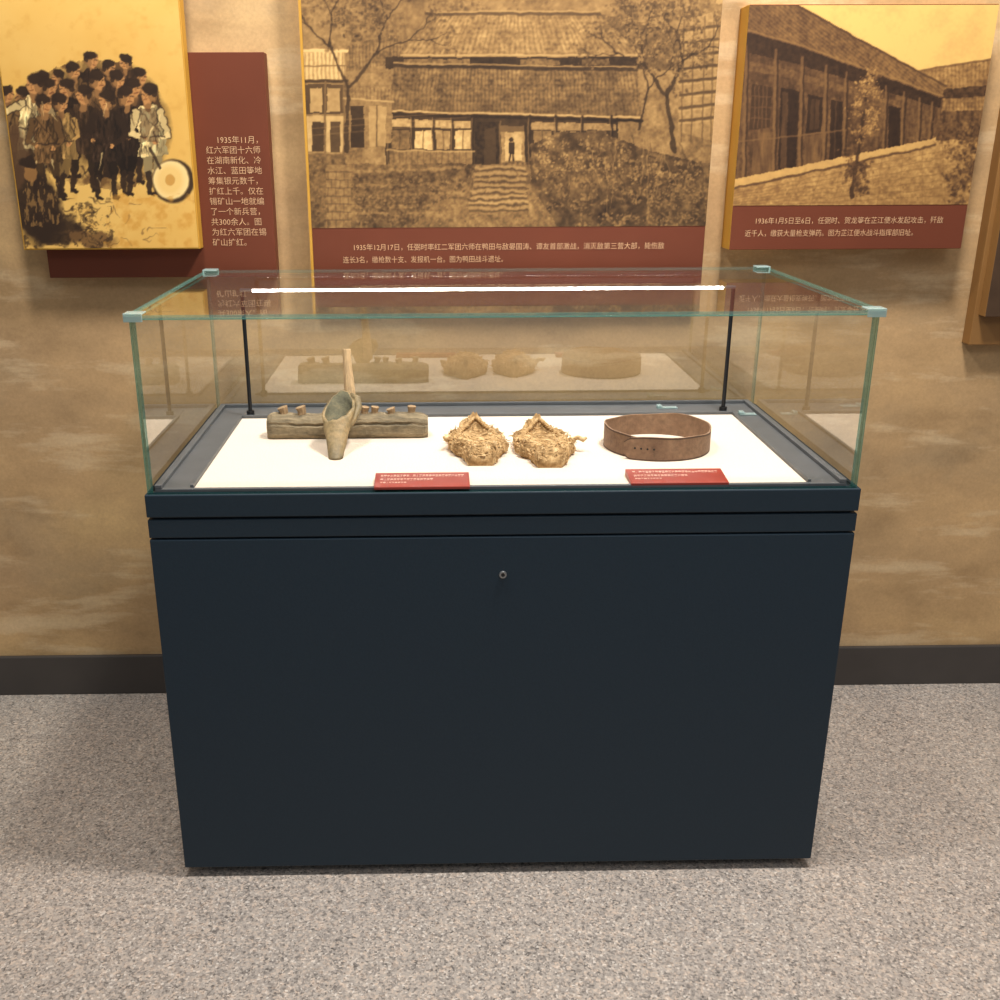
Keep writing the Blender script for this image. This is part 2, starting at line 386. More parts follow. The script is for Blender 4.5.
def person(x, y, h, coat, lean=0, hw=None, arm=0):
    r = h*.082; hw = (hw or h*.15)*rn.uniform(.92, 1.12); coat = np.array(coat, float)
    body = P.poly([(x-hw*.5, y+r*1.3), (x+hw*.55, y+r*1.3), (x+hw*1.0, y+r*2.3), (x+hw+lean, y+h*.46), (x+hw*1.15+lean, y+h*.6), (x-hw*1.0+lean, y+h*.62), (x-hw*.85+lean, y+h*.4), (x-hw*1.0, y+r*2.5)])
    hal = P.ell(x+lean*.5, y+h*.36, hw*1.5, h*.36, 0, .2); P.put(hal, INK, .35)
    st = rn.uniform(-5, 6)
    for k in (-1, 1):
        P.put(P.seg(x+k*hw*.4+lean, y+h*.56, x+k*(hw*.45)+st*k+lean*1.3, y+h*.78, h*.1, h*.075), coat*.6, .95)
        P.put(P.seg(x+k*(hw*.45)+st*k+lean*1.3, y+h*.78, x+k*(hw*.45)+st*k*1.5+lean*1.3, y+h*.97, h*.065, h*.045), INK, .92)
        P.put(P.seg(x+k*hw*.45+st*k*1.5+lean*1.3, y+h*.97, x+k*hw*.45+st*k*1.5+lean*1.3+4, y+h*.985, h*.04), INK)
    P.put(body, coat, .97); P.put(body*np.clip((dry-.52)*7, 0, 1), coat*.5, .7); P.put(body*np.clip((.42-dry)*7, 0, 1), np.minimum(coat*1.3+12, 250), .6)
    P.put(body*np.clip((P.px-(x+lean*.5)-hw*.15)/(hw*.6), 0, 1), coat*.45, .65)
    for k in (-1, 1):
        if k == arm: ex, ey, wx, wy = x+k*hw*1.9, y+h*.26, x+k*hw*2.6, y+h*.16
        else: ex, ey = x+k*hw*rn.uniform(1.1, 1.5), y+h*rn.uniform(.34, .4); wx, wy = x+k*hw*rn.uniform(.1, .9)+lean, y+h*rn.uniform(.4, .5)
        P.put(P.seg(x+k*hw*.85, y+r*2.2, ex, ey, h*.075+2, h*.06+2), INK, .7); P.put(P.seg(x+k*hw*.85, y+r*2.2, ex, ey, h*.07, h*.055), coat*.85, .95); P.put(P.seg(ex, ey, wx, wy, h*.05, h*.04), coat*.95, .95); P.put(P.ell(wx, wy, h*.024, h*.024), FACE)
    for i in range(7):
        a, b = x+rn.uniform(-hw, hw), y+h*rn.uniform(.16, .56)
        P.put(P.seg(a, b, a+rn.uniform(-5, 5), b+rn.uniform(3, 13), rn.uniform(.8, 2.2), .4), INK, .8)
    P.put(P.seg(x-hw*.8+lean, y+h*.42, x+hw*.85+lean, y+h*.41, 1.8), INK, .75); P.put(P.seg(x-hw*.7, y+r*1.8, x+hw*.7+lean, y+h*.4, 1.2), INK, .6)
    tx = rn.choice((-1, 1))*r*.28
    P.put(P.seg(x, y+r*.8, x, y+r*1.8, r*.8), np.array(FACE)*.75); P.put(P.ell(x, y, r*.88, r*1.16), FACE); P.put(P.ell(x-tx*2, y+r*.2, r*.5, r*.9), np.array(FACE)*.7, .7)
    P.put(P.ell(x-tx*.8, y-r*.62, r*1.0, r*.66, .1, .25), INK, .96); P.put(P.ell(x-tx*2.8, y-r*.1, r*.34, r*.55), INK, .85)
    for q in (-.4, .35): P.put(P.seg(x+tx+q*r-r*.14, y+r*.1, x+tx+q*r+r*.16, y+r*.08, 1.1), INK, .8)
    P.put(P.seg(x+tx, y+r*.15, x+tx+r*.06, y+r*.45, .9), (124, 80, 42), .8); P.put(P.seg(x+tx-r*.2, y+r*.7, x+tx+r*.22, y+r*.68, 1), (90, 50, 28), .8)
crowd = [(57, 77, 76, OL), (92, 60, 84, INK), (125, 62, 80, BR), (74, 70, 84, MID), (110, 68, 80, BR), (40, 80, 88, BR), (141, 76, 86, MID), (8, 94, 84, CLO), (50, 88, 90, OL), (66, 88, 90, INK), (118, 80, 96, INK), (98, 80, 98, MID, 3), (134, 88, 96, BR), (83, 95, 98, (66, 46, 28)),
    (22, 96, 92, OL), (127, 96, 100, INK), (61, 103, 94, CLO), (34, 84, 106, LT, -3, 15, -1), (106, 100, 100, (52, 36, 24)), (45, 104, 96, MID, 2), (148, 94, 102, LT, 4, 15)]
for a in crowd: person(*a)
P.put(P.poly([(141, 108), (155, 108), (160, 142), (140, 142)]), (70, 48, 30), .55)
P.warp(2, 7, 92)
for i in range(70):
    x = rn.uniform(14, 160); y = rn.uniform(100, 190); P.put(P.seg(x, y, x+rn.uniform(-6, 6), y+rn.uniform(4, 16), rn.uniform(.8, 2.2), .3), INK if rn.random() < .75 else LT, .65)
P.warp(.6, 6, 95)
P.put(P.ell(173, 181, 21, 22, 0, .1), INK, .9); P.put(P.ell(171, 180, 18, 19.5, 0, .12), LT); P.put(P.ell(170, 180, 13, 14.5, 0, .4), (214, 174, 100), .7); P.put(P.ell(170, 180, 5, 5.5), (188, 140, 68)); P.put(P.seg(160, 168, 150, 148, 3), INK, .8)
P.warp(7, 13, 93)
P.put(P.ell(34, 205, 27, 42, -.45, .25), INK, .95); P.put(P.ell(14, 160, 12, 34, .1, .3), BR, .9); P.put(P.ell(54, 228, 30, 18, .2, .3), INK, .9); P.put(P.ell(30, 170, 9, 10), (150, 106, 58), .8); P.put(P.ell(28, 163, 11, 7), INK)
P.put(P.ell(88, 240, 26, 8, .1, .4), MID, .9); P.put(P.rect(15, 205, 112, 249)*np.clip((n3-.5)*6, 0, 1), INK, .7)
for i in range(46):
    x = rn.uniform(18, 150); y = rn.uniform(190, 246); P.put(P.seg(x, y, x+rn.uniform(-16, 18), y+rn.uniform(-4, 8), 1.8, .4), INK if x < 110 else MID, .6)
P.put(P.rect(24, 176, 60, 226)*np.clip((dry-.54)*8, 0, 1), OL, .7)
P.put(P.rect(106, 196, 196, 246)*np.clip((n2-.45)*4, 0, 1), (190, 136, 56), .6)
P.build('picture', pa)
em = 7.75
ta = ['1935年11月，', '红六军团十六师', '在湖南新化、冷', '水江、蓝田等地', '筹集银元数千，', '扩红上千。仅在', '锡矿山一地就编', '了一个新兵营，', '共300余人。图', '为红六军团在锡', '矿山扩红。']
text_lines('caption_text', [(s, (216 if i == 0 else 207)+i*.75-(2 if i else 0), None, 140+i*10.25, em) for i, s in enumerate(ta)], YR-.001, pa)

# ---- middle panel
YB = WY-.05
bx0, bz0 = onY(314.5, 286, YB); bx1, _ = onY(701, 286, YB); _, bz1 = onY(500, -45, YB); _, bcut = onY(500, 227, YB)
pb = empty('exhibition_panel', (bx0, WY, bz0), 'wide sepia panel of an old tile-roofed courtyard house with steps, behind the glass case', 'panel', 'history panels on the wall')
board('picture_board', bx0, bx1, bz0, bz1, YB, WY, 'red', 'yellow', pb)
bm = bmesh.new(); box(bm, bx0-.006, bx0, YB, WY, bz0, bz1); mk('edge_strip', bm, 'yellow', pb, label='mustard edge strip')
P = Pic(bx0, bx1, bcut, bz1-.002, YB-.0008)
rn = random.Random(5)
n = P.fbm(40, 1); n2 = P.fbm(12, 5); n3 = (P.fbm(4.5, 9, 3)-.5)*.62+.5; nf = P.fbm(2.6, 23, 2)
def scat(k, poly):
    xs = [p[0] for p in poly]; ys = [p[1] for p in poly]; out = []
    while len(out) < k:
        x, y = rn.uniform(min(xs), max(xs)), rn.uniform(min(ys), max(ys)); ins = False
        for i in range(len(poly)):
            (x0, y0), (x1, y1) = poly[i], poly[(i+1) % len(poly)]
            if (y0 > y) != (y1 > y) and x < (x1-x0)*(y-y0)/(y1-y0)+x0: ins = not ins
        if ins: out.append((x, y))
    return out
def tiles(pts, v, per, slope=0, amp=.10, rows=5.2, cx=None, fan=0):
    """ridges of curved tiles running down the slope, fanning from cx, weathered in patches"""
    m = P.poly(pts); y0 = min(p[1] for p in pts); y1 = max(p[1] for p in pts)
    xx = P.px+P.py*slope
    if cx is not None: xx = cx+(P.px-cx)/(1+fan*(P.py-y0)/(y1-y0))
    t = np.abs(np.sin(xx*math.pi/per+n3*.8))
    r = .5+.5*np.sin((P.py-y0)*2*math.pi/rows+n3*4)
    am = amp*(.35+1.3*np.clip((n2-.3)*2, 0, 1))
    P.g(m, v+am*(t-.6)*1.3+(r-.5)*.06+(n3-.5)*.3+(n2-.5)*.34+(nf-.5)*.22)
    P.dabs(scat(int((max(p[0] for p in pts)-min(p[0] for p in pts))*.9), pts), 1.6, (v-.16, v-.1, v+.1, v+.18), rn, .5, .4)
P.warp(1.4, 10, 40)
P.c[:] = .5; P.g(np.ones_like(n), .52+(n2-.5)*.4+(nf-.5)*.2)
P.g(P.rect(290, -60, 730, 4), .72+(n2-.5)*.2)
P.g(P.poly([(340, -8), (430, -20), (520, -6), (620, -18), (716, 0), (716, 70), (340, 70)]), .52+(n3-.5)*.4+(n2-.5)*.3)
P.clump(scat(40, [(345, -12), (430, -20), (620, -16), (716, 0), (716, 22), (600, 12), (430, 10), (345, 30)]), rn, 16, 9, .28, .66)
P.g(P.poly([(340, 24), (404, 12), (410, 70), (340, 76)]), .48+(n3-.5)*.3+(nf-.5)*.2)
P.g(P.poly([(600, 14), (700, 34), (700, 70), (640, 70)]), .4+(n3-.5)*.3+(nf-.5)*.2)
tiles([(348, 46), (398, 34), (404, 62), (346, 72)], .42, 3.4)
tiles([(428, 15), (598, 15), (642, 54), (402, 54)], .54, 3.9, cx=512, fan=.4); P.g(P.seg(426, 14, 600, 14, 3), .24, .9); P.g(P.seg(426, 11.5, 600, 11.5, 1.4), .7, .9); P.g(P.seg(402, 55, 642, 55, 2), .8, .9)
P.g(P.rect(385, 57, 642, 69), .12+(n3-.5)*.2); P.g(P.rect(404, 59, 470, 65), .5+(nf-.5)*.4, .8); P.g(P.rect(520, 59, 560, 65), .46+(nf-.5)*.4, .8); P.g(P.rect(582, 59, 610, 65), .4+(nf-.5)*.4, .8)
P.g(P.rect(386, 106, 618, 168), .15+(n3-.5)*.2)
tiles([(394, 67), (637, 71), (642, 117), (387, 111)], .40, 3.8, cx=515, fan=.05)
P.g(P.poly([(394, 67), (637, 71), (642, 117), (387, 111)])*np.clip((P.py-84)/45, 0, 1), .22, .4)
P.g(P.seg(394, 66, 637, 70, 3.4), .14, .9); P.g(P.seg(394, 63.3, 637, 67.3, 1.4), .68, .9); P.g(P.seg(387, 111, 642, 117.5, 2), .84, .9); P.g(P.seg(387, 114.5, 642, 121, 3), .06)
P.g(P.poly([(388, 119), (470, 121), (470, 129), (388, 127)]), .72+(nf-.5)*.3); P.g(P.poly([(530, 122), (616, 124), (616, 131), (530, 130)]), .56+(nf-.5)*.3)
for x, w, v in ((392, 18, .4), (415, 17, .86), (436, 14, .6), (455, 16, .8), (534, 17, .46), (560, 16, .64), (586, 20, .34)): P.g(P.rect(x, 131, x+w, 149), v+(n3-.5)*.3+(nf-.5)*.2)
for x in (400, 423, 443, 463, 542, 568, 596): P.g(P.seg(x, 131, x, 149, 1.1), .2, .7)
for x in (390, 413, 434, 453, 473, 530, 556, 582, 612): P.g(P.seg(x, 116, x, 164, 2.6), .08, .9); P.g(P.seg(x-1.6, 118, x-1.6, 164, .9), .5, .8)
P.g(P.rect(390, 151, 472, 164), .44+(n3-.5)*.4+(nf-.5)*.2); P.g(P.seg(388, 150.5, 474, 151.5, 1.6), .78, .8)
for x in range(394, 472, 6): P.g(P.seg(x, 152, x, 163, 1), .24, .6)
P.g(P.rect(475, 122, 500, 166), .09+(nf-.5)*.1); P.g(P.rect(484, 128, 496, 166), .18); P.g(P.rect(501, 126, 525, 167), .6+(nf-.5)*.3); P.g(P.rect(505, 132, 522, 160)*np.clip((n2-.2)*2, 0, 1), .92, .8); P.g(P.rect(501, 126, 525, 132), .36); P.g(P.seg(500, 122, 500, 167, 2), .4, .8); P.g(P.seg(526, 124, 526, 167, 2.4), .1)
P.g(P.ell(511.5, 140, 2, 2.4), .08, .9); P.g(P.poly([(509, 142.5), (514, 142.5), (515, 154), (508, 154)]), .1, .95); P.g(P.seg(510, 153, 509.4, 163, 1.9), .08, .95); P.g(P.seg(513, 153, 513.8, 163, 1.9), .08, .95)
P.g(P.rect(500, 161, 528, 167), .3+(nf-.5)*.4, .7)
P.warp(2.4, 8, 44)
P.g(P.rect(300, 164, 720, 240), .38+(n3-.5)*.5+(n2-.5)*.35+(nf-.5)*.2)
P.g(P.poly([(345, 166), (470, 164), (466, 228), (345, 228)]), .36+(n3-.5)*.45+(n2-.5)*.45+(nf-.5)*.2)
for i in range(5):
    y = 172+i*11; P.g(P.seg(352, y+rn.uniform(-3, 3), 464-i*3, y+rn.uniform(-4, 2), 3), .56+(nf-.5)*.4, .6)
P.clump(scat(40, [(348, 176), (466, 172), (458, 226), (348, 228)]), rn, 16, 8, .12, .56)
P.g(P.poly([(440, 200), (556, 198), (580, 228), (410, 228)]), .48+(n3-.5)*.5+(n2-.5)*.3+(nf-.5)*.2, .75)
P.g(P.poly([(476, 165), (526, 165), (528, 214), (466, 214)]), .46+(n3-.5)*.3+(nf-.5)*.25)
for i in range(8):
    y = 168+i*5.8; a = 477-i*1.4+rn.uniform(-2, 2); b = 525+i*.4+rn.uniform(-2, 2)
    P.g(P.seg(a, y, b, y-1, 2.1), .72+rn.uniform(-.1, .05), .8); P.g(P.seg(a, y+2.9, b, y+1.9, 1.7), .2, .8)
P.dabs(scat(120, [(470, 166), (528, 166), (566, 226), (426, 226)]), 1.8, (.2, .3, .5, .66, .72), rn, .5, .45)
vine = [(534, 150), (560, 138), (604, 139), (650, 156), (704, 166), (706, 228), (562, 228), (534, 190)]
P.g(P.poly([(530, 144), (560, 132), (604, 133), (650, 152), (702, 162), (706, 228), (560, 228), (532, 190)]), .28+(n3-.5)*.5+(n2-.5)*.5)
P.clump(scat(100, vine), rn, 20, 8, .12, .64, 1.7); P.clump(scat(30, [(535, 142), (604, 138), (690, 166), (690, 186), (540, 172)]), rn, 14, 8, .3, .8, 1.5)
P.dabs(scat(26, [(550, 190), (640, 192), (700, 206), (700, 228), (575, 228)]), 5, (.08, .14), rn, .6, .4)
for i in range(16):
    x = rn.uniform(560, 690); P.g(P.seg(x, rn.uniform(134, 160), x+rn.uniform(-20, 30), rn.uniform(180, 226), 1, .5), rn.choice((.1, .72)), .5)
P.warp(1.0, 9, 47)
P.g(P.rect(296, -50, 346, 228), .56+(n3-.5)*.3+(nf-.5)*.15); P.g(P.rect(300, 52, 344, 80), .8+.14*np.sin(P.px*1.5)+(nf-.5)*.15); P.g(P.seg(298, 50, 347, 51, 3), .95); P.g(P.seg(298, 81, 347, 81, 3.4), .16); P.g(P.seg(298, 66, 346, 66, 1.4), .4)
P.g(P.rect(304, 84, 344, 114), .24); P.g(P.rect(310, 88, 322, 112), .74+(n3-.5)*.3); P.g(P.rect(327, 88, 340, 112), .68+(n3-.5)*.3); P.g(P.rect(302, 116, 345, 152), .8+(n3-.5)*.3); P.g(P.rect(312, 122, 324, 152), .18); P.g(P.rect(330, 122, 340, 152), .24)
for x in (304, 325, 344): P.g(P.seg(x, 82, x, 154, 2), .4)
P.g(P.rect(306, 154, 346, 228), .38+(n3-.5)*.5+(nf-.5)*.2); P.g(P.rect(326, 165, 351, 228), .5+(n3-.5)*.3+(nf-.5)*.2)
for k, y in enumerate(range(172, 228, 8)):
    P.g(P.seg(326, y, 351, y, 1.3), .2, .6)
    for x in range(328+(k % 2)*4, 351, 8): P.g(P.seg(x, y, x, y+8, 1.1), .2, .5)
P.g(P.poly([(346, 86), (392, 93), (392, 142), (346, 152)]), .5+(n3-.5)*.3+(nf-.5)*.15); P.g(P.rect(351, 106, 364, 148), .12); P.g(P.rect(369, 106, 386, 146), .68+(n3-.5)*.3); P.g(P.seg(377, 106, 377, 146, 1.2), .24); tiles([(344, 84), (394, 90), (394, 101), (344, 98)], .46, 3.6); P.g(P.seg(344, 98, 394, 102, 1.6), .8, .8)
P.clump(scat(12, [(303, -10), (344, -10), (344, 48), (303, 48)]), rn, 14, 8, .24, .6)
P.clump(scat(12, [(303, 156), (326, 156), (326, 226), (303, 226)]), rn, 14, 8, .14, .5)
def tree(x, y, x1, y1, w, depth, sp=.5, tips=None):
    P.g(P.seg(x, y, x1, y1, w, w*.7), .11, .85)
    if depth:
        a = math.atan2(y1-y, x1-x); L = math.hypot(x1-x, y1-y)*.72
        for k in (-1, 1):
            b = a+k*rn.uniform(.22, .22+sp); tree(x1, y1, x1+L*math.cos(b), y1+L*math.sin(b), w*.62, depth-1, sp, tips)
    elif tips is not None: tips.append((x1, y1))
P.g(P.poly([(680, 22), (718, 10), (718, 142), (678, 132)]), .62+(n3-.5)*.3+(nf-.5)*.15)
for y in range(30, 132, 13): P.g(P.seg(680, y, 718, y-4, 3), .24, .9); P.g(P.seg(680, y+3, 718, y-1, 1.2), .76, .8)
for x in (684, 694, 705, 714): P.g(P.seg(x, 16, x-3, 142, 1.6), .3, .7)
P.warp(2.8, 9, 52)
tips = []
tree(674, 150, 667, 96, 6, 4, .5, tips); tree(640, 130, 648, 88, 2.5, 3, .5, tips)
tree(346, 152, 349, 88, 5, 4, .4, tips)
P.clump([t for t in tips], rn, 20, 12, .16, .64, 1.6)
P.clump(scat(56, [(600, -30), (700, -30), (702, 56), (676, 92), (646, 72), (610, 36)]), rn, 20, 10, .14, .7, 1.6)
P.clump(scat(22, [(322, -20), (392, -20), (396, 34), (372, 58), (336, 48)]), rn, 20, 10, .16, .6, 1.6)
P.warp(0, 1, 1)
for k in range(3): P.g(P.seg(306, 122+k*7, 470, 112+k*5, .9), .7, .35)
P.c = P.c+((nf-.5)*.07)[..., None]+((P.fbm(70, 79, 2)-.5)*.16)[..., None]
P.c = .46+(P.c-.46)*1.1
P.soften(1, .65)
P.sepia([(0, (38, 26, 17)), (.25, (82, 60, 37)), (.5, (127, 96, 58)), (.75, (166, 131, 81)), (1, (204, 168, 109))])
P.build('picture', pb)
text_lines('caption_text', [('1935年12月17日，任弼时率红二军团六师在鸭田与敌晏国涛、谭友首部激战，消灭敌第三营大部，毙伤敌', 354, 664, 247.5, 7.0),
    ('连长3名，缴枪数十支、发报机一台。图为鸭田战斗遗址。', 343, 503, 260, 7.0)], YB-.001, pb)

# ---- right panel
YC = WY-.065
cx0, cz0 = onY(729, 250, YC); cx1, _ = onY(961, 248, YC); _, cz1 = onY(870, 4, YC); _, ccut = onY(850, 205, YC)
pc = empty('exhibition_panel', (cx0, WY, cz0), 'sepia panel of a long dark timber house under bright sky with small tree in front', 'panel', 'history panels on the wall')
board('picture_board', cx0, cx1, cz0, cz1, YC, WY, 'red', 'yellow', pc)
P = Pic(cx0, cx1, ccut, cz1-.002, YC-.0008)
rn = random.Random(9)
n = P.fbm(40, 11); n2 = P.fbm(12, 15); n3 = (P.fbm(4.5, 19, 3)-.5)*.5+.5; nf = P.fbm(2.6, 27, 2); nv = P.fbm(3, 29, 3, 1, .16)
P.c[:] = .9; P.g(np.ones_like(n), .93+(n-.5)*.3)
P.warp(1.0, 9, 60)
P.g(P.poly([(700, 120), (1010, 80), (1010, 220), (700, 220)]), .48+(n3-.5)*.5)
tiles([(903, 74), (1000, 58), (1000, 84), (925, 92)], .48, 4); P.g(P.seg(903, 73, 1000, 58, 2), .26, .8); P.g(P.poly([(926, 91), (1000, 84), (1000, 102), (935, 106)]), .18+(nf-.5)*.2); tiles([(930, 100), (1000, 95), (1000, 110), (936, 114)], .44, 3.6); P.g(P.poly([(932, 113), (992, 109), (988, 138), (930, 142)]), .32+(n3-.5)*.5+(nf-.5)*.2)
for x in (944, 958, 972): P.g(P.seg(x, 112, x-1, 138, 3), .14, .8)
wallp = P.poly([(735, 0), (786, 0), (944, 86), (938, 142), (860, 158), (725, 188)])
P.g(wallp, .27+(nv-.5)*.24+(n2-.5)*.16+(nf-.5)*.14)
t = np.abs(np.sin((P.px*.9-P.py*1.1)*math.pi/4.6+n3))
P.g(P.poly([(735, 0), (790, 0), (946, 86), (943, 95), (790, 42), (735, 27)]), .36+(t-.5)*.13+(n3-.5)*.2+(n2-.5)*.2+(nf-.5)*.2); P.g(P.seg(788, 1, 946, 86, 2), .18, .85); P.g(P.seg(735, 27, 790, 42, 2), .56, .8); P.g(P.seg(790, 42, 943, 96, 1.8), .56, .8)
P.g(P.poly([(735, 29), (790, 44), (942, 98), (940, 108), (790, 62), (735, 50)]), .07+(nf-.5)*.08, .92)
P.g(P.poly([(735, 58), (790, 70), (900, 102), (900, 107), (790, 78), (735, 68)]), .38+(nf-.5)*.2, .75)
for x, a, b in ((746, 46, 184), (776, 50, 178), (802, 58, 171), (826, 66, 165), (846, 72, 161), (886, 86, 153), (904, 92, 149), (920, 98, 145), (932, 102, 143)):
    P.g(P.seg(x, a, x-3, b, 2.8 if x < 830 else 1.8), .42, .8); P.g(P.seg(x+2.4, a, x-.6, b, 1.6), .08, .85)
for q in ([(781, 88), (799, 91), (796, 170), (778, 174)], [(808, 94), (823, 97), (821, 132), (806, 134)], [(831, 99), (843, 102), (841, 160), (829, 163)], [(889, 106), (901, 108), (900, 148), (888, 150)]): P.g(P.poly(q), .06+(nv-.5)*.1)
P.g(P.poly([(783, 92), (788, 92.5), (786, 171), (780, 172.5)]), .22+(nv-.5)*.2, .9); P.g(P.poly([(811, 98), (820, 99.5), (818, 129), (809, 130)]), .2+(nv-.5)*.1, .8); P.g(P.seg(815, 98, 813.5, 130, 1), .06); P.g(P.seg(836, 101, 834, 161, 1), .26, .8)
P.g(P.poly([(752, 84), (772, 87), (770, 128), (749, 130)]), .14+(nv-.5)*.1); P.g(P.poly([(754, 134), (773, 132), (771, 172), (751, 176)]), .34+(nv-.5)*.3); P.g(P.poly([(806, 137), (822, 135), (820, 163), (803, 168)]), .33+(nv-.5)*.3)
for x in (755, 759, 763, 767): P.g(P.seg(x, 86, x-1, 128, 1), .38, .8)
for y in (96, 107, 118): P.g(P.seg(751, y, 771, y+1, 1), .34, .8)
P.g(P.seg(738, 142, 846, 130, 1.6), .42, .7)
P.g(wallp*np.clip((150-P.py)/90, 0, 1)*np.clip((900-P.px)/160, 0, 1), .16, .25)
P.warp(1.6, 8, 64)
P.g(P.poly([(722, 187), (860, 159), (940, 141), (990, 138), (978, 212), (715, 212)]), .62+(n3-.5)*.4+(n2-.5)*.3+(nf-.5)*.25)
P.g(P.poly([(722, 182), (935, 138), (936, 143), (722, 190)]), .78+(n3-.5)*.3); P.g(P.seg(724, 191, 936, 145, 2.2), .2, .85)
for i in range(7):
    q = i/6; P.g(P.seg(724+q*2, 196+q*12, 950+q*8, 149+q*46, 1.1), .4, .55)
for i in range(11):
    x = 742+i*20; P.g(P.seg(x, 190-(x-724)*.215, x-26+i*3, 212, 1.1), .42, .5)
P.g(P.poly([(736, 198), (880, 178), (970, 172), (968, 212), (732, 212)])*np.clip((n2-.48)*4, 0, 1), .36, .45)
P.dabs(scat(240, [(740, 194), (930, 152), (966, 160), (960, 208), (730, 208)]), 1.6, (.32, .42, .7, .8, .84), rn, .5, .45)
P.warp(2.4, 7, 66)
P.g(P.seg(866, 92, 862, 140, 2, 3.4), .1, .9); P.g(P.seg(862, 130, 851, 196, 3.4, 4.6), .1, .9)
for i in range(22):
    y = 66+i*5; k = 1 if i % 2 else -1; P.g(P.seg(867-i*.6, y+7, 866-i*.5+k*rn.uniform(6, 15), y-4, 1.2, .6), .14, .65)
P.clump(scat(38, [(868, 60), (877, 84), (881, 118), (871, 148), (857, 148), (851, 120), (859, 86)]), rn, 16, 7, .26, .8, 1.5); P.clump(scat(14, [(848, 152), (866, 152), (866, 190), (844, 192)]), rn, 16, 8, .08, .4, 1.6)
P.clump(scat(34, [(954, 132), (976, 124), (978, 196), (952, 204), (946, 170)]), rn, 18, 8, .08, .54, 1.7); P.clump(scat(10, [(936, 122), (960, 120), (956, 140), (936, 142)]), rn, 14, 7, .16, .42, 1.6)
P.warp(0, 1, 1)
P.c = P.c+((nf-.5)*.07)[..., None]
P.c = .45+(P.c-.45)*1.06
P.soften(1, .65)
P.sepia([(0, (40, 26, 17)), (.25, (84, 58, 36)), (.5, (132, 96, 55)), (.75, (174, 134, 78)), (1, (212, 170, 96))])
P.build('picture', pc)
text_lines('caption_text', [('1936年1月5日至6日，任弼时、贺龙等在芷江便水发起攻击，歼敌', 756, 943, 221, 7.0),
    ('近千人，缴获大量枪支弹药。图为芷江便水战斗指挥部旧址。', 745, 913, 233.5, 7.0)], YC-.001, pc)

# ---- far right panel, mostly out of frame
dx0, dz0 = onY(969, 345, WY-.035); ex0, ez0 = onY(985, 317, WY-.065); _, dz1 = onY(985, 20, WY-.035)
pd = empty('exhibition_panel', (dx0, WY, dz0), 'ochre edged panel cut off by the right side of the photo', 'panel', 'history panels on the wall')
board('backing_board', dx0, dx0+.62, dz0, dz1, WY-.035, WY, 'yellowdk', 'yellowdk', pd)
board('picture_board', ex0, dx0+.58, ez0, dz1-.03, WY-.065, WY-.035, 'slate', 'yellowdk', pd)

# ------------------------------------------------------------------ the display case
ZD = .78; ZB = .022; ZT = 1.082
case = empty('display_case', (0, .3, 0), 'dark navy museum display case with glass top standing against the mottled wall', 'display case')
CXO = .003
bm = bmesh.new(); box(bm, CXO-.6055, CXO+.6055, -.001, .600, ZB, .699); mk('cabinet_body', bm, 'navy', case, bevel=.002)
bm = bmesh.new(); box(bm, CXO-.597, CXO+.597, .008, .590, .699, .772); mk('recess_core', bm, 'plinth', case)
bm = bmesh.new(); box(bm, CXO-.6055, CXO+.6055, -.001, .600, .702, .735); mk('access_strip', bm, 'navy2', case, bevel=.002)
bm = bmesh.new(); box(bm, CXO-.606, CXO+.606, -.002, .602, .7395, ZD); mk('top_rim', bm, 'navy2', case, bevel=.002)
bm = bmesh.new(); box(bm, -.57, .57, .03, .57, .0, ZB); mk('plinth', bm, 'plinth', case)
bm = bmesh.new(); cyl(bm, (.002, -.002, .629), (0, 1, 0), .0066, .006, 24); lk = mk('lock', bm, 'steel', case, bevel=.001)
bm = bmesh.new(); cyl(bm, (.002, -.0052, .6292), (0, 1, 0), .0034, .0008, 18); mk('keyhole', bm, 'hole', lk)
FZ = ZD+.006
bm = bmesh.new()
for b in ((-.588, -.524, .012, .588), (.524, .588, .012, .588), (-.524, .524, .012, .020), (-.524, .524, .488, .588)): box(bm, *b, ZD, FZ)
for b in ((-.588, -.576, .012, .588), (.576, .588, .012, .588), (-.576, .576, .578, .588)): box(bm, *b, FZ, FZ+.007)
for b in ((-.530, -.524, .020, .488), (.524, .530, .020, .488), (-.530, .530, .488, .494)): box(bm, *b, FZ, FZ+.005)
mk('deck_frame', bm, 'frame', case, bevel=.001)
LZ = ZD+.004
bm = bmesh.new(); box(bm, -.524, .524, .020, .488, ZD, LZ); mk('deck_lining', bm, 'lining', case)
def pane(name, axis, c, a0, a1, b0, b1, label, mat='glassr', t=.008, edges=('edge',)*4, sheet=True):
    bm = bmesh.new()
    def pt(a, b, k):
        return {'x': (c+k, a, b), 'y': (a, c+k, b), 'z': (a, b, c+k)}[axis]
    cs = [(a0, b0), (a1, b0), (a1, b1), (a0, b1)]
    if sheet: bm.faces.new([bm.verts.new(pt(a, b, 0)) for a, b in cs]).material_index = 0
    names = ['edge', 'edger', 'edgel']
    for i in range(4):
        p, q = cs[i], cs[(i+1) % 4]; mi = 1+names.index(edges[i])
        bm.faces.new([bm.verts.new(v) for v in (pt(*p, -t/2), pt(*q, -t/2), pt(*q, t/2), pt(*p, t/2))]).material_index = mi
        w = .0009; ca, cb = (a0+a1)/2, (b0+b1)/2
        ins = lambda s: (s[0]+(w if s[0] < ca else -w), s[1]+(w if s[1] < cb else -w))
        for k in (-t/2, t/2):
            bm.faces.new([bm.verts.new(v) for v in (pt(*p, k), pt(*q, k), pt(*ins(q), k), pt(*ins(p), k))]).material_index = mi
    return mk(name, bm, [mat]+names, case, label=label)
gz0, gz1 = ZD, ZT-.0085
R4 = ('edger',)*4
pane('pane_edge', 'y', .0055, -.598, .602, gz0, gz1, 'pale green cut edge around the front', sheet=False, t=.0075)
